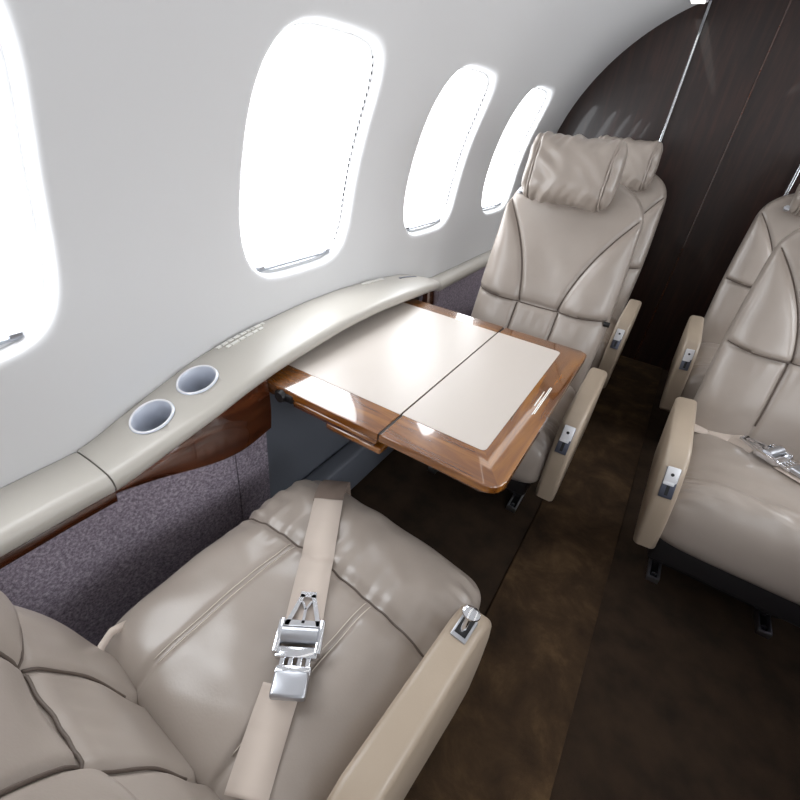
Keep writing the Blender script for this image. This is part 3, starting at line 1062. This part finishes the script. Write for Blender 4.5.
def make_seat(label, loc, rz, sx, raised=False, pillow=True, pill_dx=0.0, track=(-0.155, 0.155), front=0.215, seamed=True, belt=0.655, arm_lean=0.0, arm_dz=0.0, arm_dx=0.0, knob=False, back_dy=0.0):
    t = thing('aircraft_seat', label, 'seat', loc, rz, 'leather cabin seats')
    c = shared('seat_cushion', 'cushion%s%s' % (front, seamed), lambda: cushion_mesh(front, seamed), MT['leather'], t)
    if seamed:
        shared('seam_piping', 'cpipe', cushion_piping, MT['leather_seam'], c)
        for s in (-1, 1):
            for o in (-0.0055, 0.0055):
                shared('stitching', 'cstitch%s%s' % (s, o), lambda: cushion_stitch(s * ST + o), MT['thread'], c)
    b = shared('backrest', 'back%s' % belt, lambda: back_mesh(belt), MT['leather'], t)
    b.location = (0, back_dy, 0)
    shared('seam_piping', 'bpipe%s' % belt, lambda: back_piping(belt), MT['leather_seam'], b)
    if pillow:
        z = 1.095
        h = shared('headrest_pillow', 'pillow', pillow_mesh, MT['leather'], t)
        h.location = (pill_dx, back_axis(1.06) - 0.105 + back_dy, z); h.rotation_euler = (math.radians(-13), math.radians(0), 0)
        for s in (-1, 1):
            shared('pillow_piping', 'pipe%d' % s, lambda: pillow_pipe(s), MT['leather'], h)
        bm = bmesh.new()
        add_cyl(bm, (-PW - 0.004, 0.01, -PH + 0.030), (-PW - 0.004, 0.03, -PH + 0.030), 0.010); add_box(bm, -PW - 0.010, -PW + 0.004, -0.01, 0.03, -PH + 0.018, -PH + 0.026, 0.002, 2)
        obj('pillow_clip', bm, MT['steel'], h, autosmooth=40)
    a = shared('armrest', 'arm%d' % sx, lambda: arm_mesh(sx), MT['arm'], t, 35)
    latch(a, sx, raised)
    pv = Matrix.Translation((sx * AX, 0, 0.53))
    a.matrix_local = Matrix.Translation((arm_dx, 0, arm_dz)) @ pv @ Matrix.Rotation(arm_lean, 4, 'Y') @ pv.inverted()
    def bmk():
        bm = bmesh.new()
        add_box(bm, -0.225, 0.225, -0.16, 0.25, 0.165, 0.262, 0.015, 3)
        add_box(bm, -0.19, 0.19, -0.02, 0.24, 0.035, 0.17, 0.01, 2)
        return bm
    shared('seat_base', 'base', bmk, MT['base'], t, 40)
    def shell():
        bm = bmesh.new()
        rings = []
        for k in range(30):
            z = 0.30 + 0.66 * k / 29
            hw = 0.235 * (1 - 0.15 * (k / 29) ** 3)
            y = back_axis(z) + 0.040
            ring = []
            for q in range(40):
                a_ = 2 * math.pi * q / 40
                ca, sa = math.cos(a_), math.sin(a_)
                ring.append((math.copysign(abs(ca) ** 0.5, ca) * hw, y + math.copysign(abs(sa) ** 0.5, sa) * 0.045, z))
            rings.append(ring)
        add_loft(bm, rings)
        return bm
    shared('back_shell', 'shell', shell, MT['leather'], t, 50, (0, back_dy, 0))
    if knob:
        bm = bmesh.new(); add_cyl(bm, (sx * 0.236, 0.30, 0.655), (sx * 0.256, 0.30, 0.655), 0.009)
        obj('recline_knob', bm, MT['black'], t, autosmooth=40)
    for tx in track:
        bm = bmesh.new()
        for q in (-1, 1): add_box(bm, tx + q * 0.015 - 0.003, tx + q * 0.015 + 0.003, -0.07, 0.26, 0.0, 0.024, 0.002, 2)
        add_box(bm, tx - 0.018, tx + 0.018, -0.076, -0.068, 0.0, 0.022, 0.002, 2)
        tr = obj('floor_track', bm, MT['steel'], t, autosmooth=40)
        bm = bmesh.new(); add_box(bm, tx - 0.0115, tx + 0.0115, -0.067, 0.26, 0.0, 0.010)
        obj('track_slot', bm, MT['black'], tr, smooth=False)
        bm = bmesh.new(); add_cyl(bm, (tx, -0.052, 0.010), (tx, -0.052, 0.020), 0.008, 0.006)
        obj('track_stud', bm, MT['chrome'], tr, autosmooth=40)
        bm = bmesh.new(); add_box(bm, tx - 0.010, tx + 0.010, 0.0, 0.22, 0.008, 0.05, 0.002, 1)
        obj('foot', bm, MT['base'], tr, smooth=False)
    return t

PI = math.pi
near = make_seat('forward-facing leather seat in the near foreground with a belt across its cushion', (-0.350, 0.314, 0), PI - 0.075, -1, raised=True, front=0.325, arm_dz=-0.028, arm_dx=0.012, back_dy=0.035)
far = make_seat('leather seat facing the camera behind the folding table, pillow against the window', (-0.355, 1.315, 0), 0, 1, pill_dx=-0.025, track=(-0.155, 0.185), front=0.235, knob=True)
make_seat('rear left leather seat partly hidden behind the seat at the table', (-0.358, 2.185, 0), 0, 1)
rt = make_seat('large leather seat at the right edge with a buckled belt lying on it', (0.480, 1.310, 0), 0, -1, seamed=False, front=0.195, belt=0.695, arm_lean=-0.10, arm_dx=0.004)
make_seat('rear right leather seat next to the dark wood door, behind the belted seat', (0.480, 2.180, 0), 0, -1, seamed=False, belt=0.695, arm_lean=-0.07)

# ------------------------------------------------------------------ seat belts
def belt_path(seat, wp, lift, front, seamed, n=60):
    """a path over the cushion top through world points wp, in the seat's own frame"""
    inv = (Matrix.Translation(seat.location) @ Matrix.Rotation(seat.rotation_euler.z, 4, 'Z')).inverted()
    loc = [inv @ Vector((p[0], p[1], 0)) for p in wp]
    out = []
    for k in range(n + 1):
        f = k / n * (len(loc) - 1)
        i = min(int(f), len(loc) - 2); u = f - i
        p = loc[i].lerp(loc[i + 1], u)
        y = max(-front + 0.0006, min(0.25, p.y))
        z = max(cushion_z(p.x + q, y + q2, 0.0, front, seamed) for q in (-0.025, 0, 0.025) for q2 in (-0.006, 0, 0.006))
        out.append(Vector((p.x, y, z + lift)))
    return out

# near seat: darker webbing comes over the front edge, the lighter strap runs diagonally back to the buckle
F = 0.325
pts = belt_path(near, [(-0.455, 0.537), (-0.412, 0.468), (-0.292, 0.272)], 0.0045, F, True)
sb = obj('seat_belt', ribbon(pts, 0.064, 0.0018, (0.85, 0.52, 0)), MT['belt'], near)
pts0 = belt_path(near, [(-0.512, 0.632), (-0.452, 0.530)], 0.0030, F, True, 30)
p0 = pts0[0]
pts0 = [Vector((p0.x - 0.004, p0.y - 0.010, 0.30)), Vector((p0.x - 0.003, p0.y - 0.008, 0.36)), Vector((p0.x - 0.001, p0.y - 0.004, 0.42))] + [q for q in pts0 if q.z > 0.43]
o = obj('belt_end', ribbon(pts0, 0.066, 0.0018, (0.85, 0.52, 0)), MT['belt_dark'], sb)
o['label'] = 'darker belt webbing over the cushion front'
d = (pts[-1] - pts[-8]); ang = math.atan2(d.y, d.x); d.normalize()
buckle(sb, (pts[-1].x + d.x * 0.012, pts[-1].y + d.y * 0.012, pts[-1].z + 0.006), ang + PI / 2, 1.28)
pts2 = belt_path(near, [(-0.268, 0.205), (-0.215, 0.085)], 0.0040, F, True, 30)
obj('belt_tail', ribbon(pts2, 0.060, 0.0018, (0.9, 0.4, 0)), MT['belt'], sb)
inv = (Matrix.Translation(near.location) @ Matrix.Rotation(near.rotation_euler.z, 4, 'Z')).inverted()
bm = ribbon([inv @ Vector(q) for q in ((-0.570, 0.135, 0.43), (-0.562, 0.108, 0.452), (-0.548, 0.085, 0.456), (-0.532, 0.064, 0.446), (-0.526, 0.055, 0.42))], 0.014, 0.0016, (0.3, 0.3, 1))
obj('anchor_strap', bm, MT['belt'], sb)

# right seat: belt from the back corner across to the buckle
F = 0.195
pts = belt_path(rt, [(0.235, 1.520), (0.30, 1.528), (0.36, 1.510), (0.420, 1.468)], 0.007, F, False)
sb2 = obj('seat_belt', ribbon(pts, 0.058, 0.0018, (0.25, 1, 0.25)), MT['belt'], rt)
d = (pts[-1] - pts[-6]); ang = math.atan2(d.y, d.x); d.normalize()
e = pts[-1] + d * 0.05
buckle(sb2, (e.x, e.y, cushion_z(e.x, e.y, 0.0, F, False) + 0.014), ang + PI / 2, 1.4)
pts2 = belt_path(rt, [(0.475, 1.425), (0.60, 1.335), (0.70, 1.26)], 0.007, F, False, 40)
obj('belt_tail', ribbon(pts2, 0.058, 0.0018, (0.7, 0.7, 0.1)), MT['belt'], sb2)
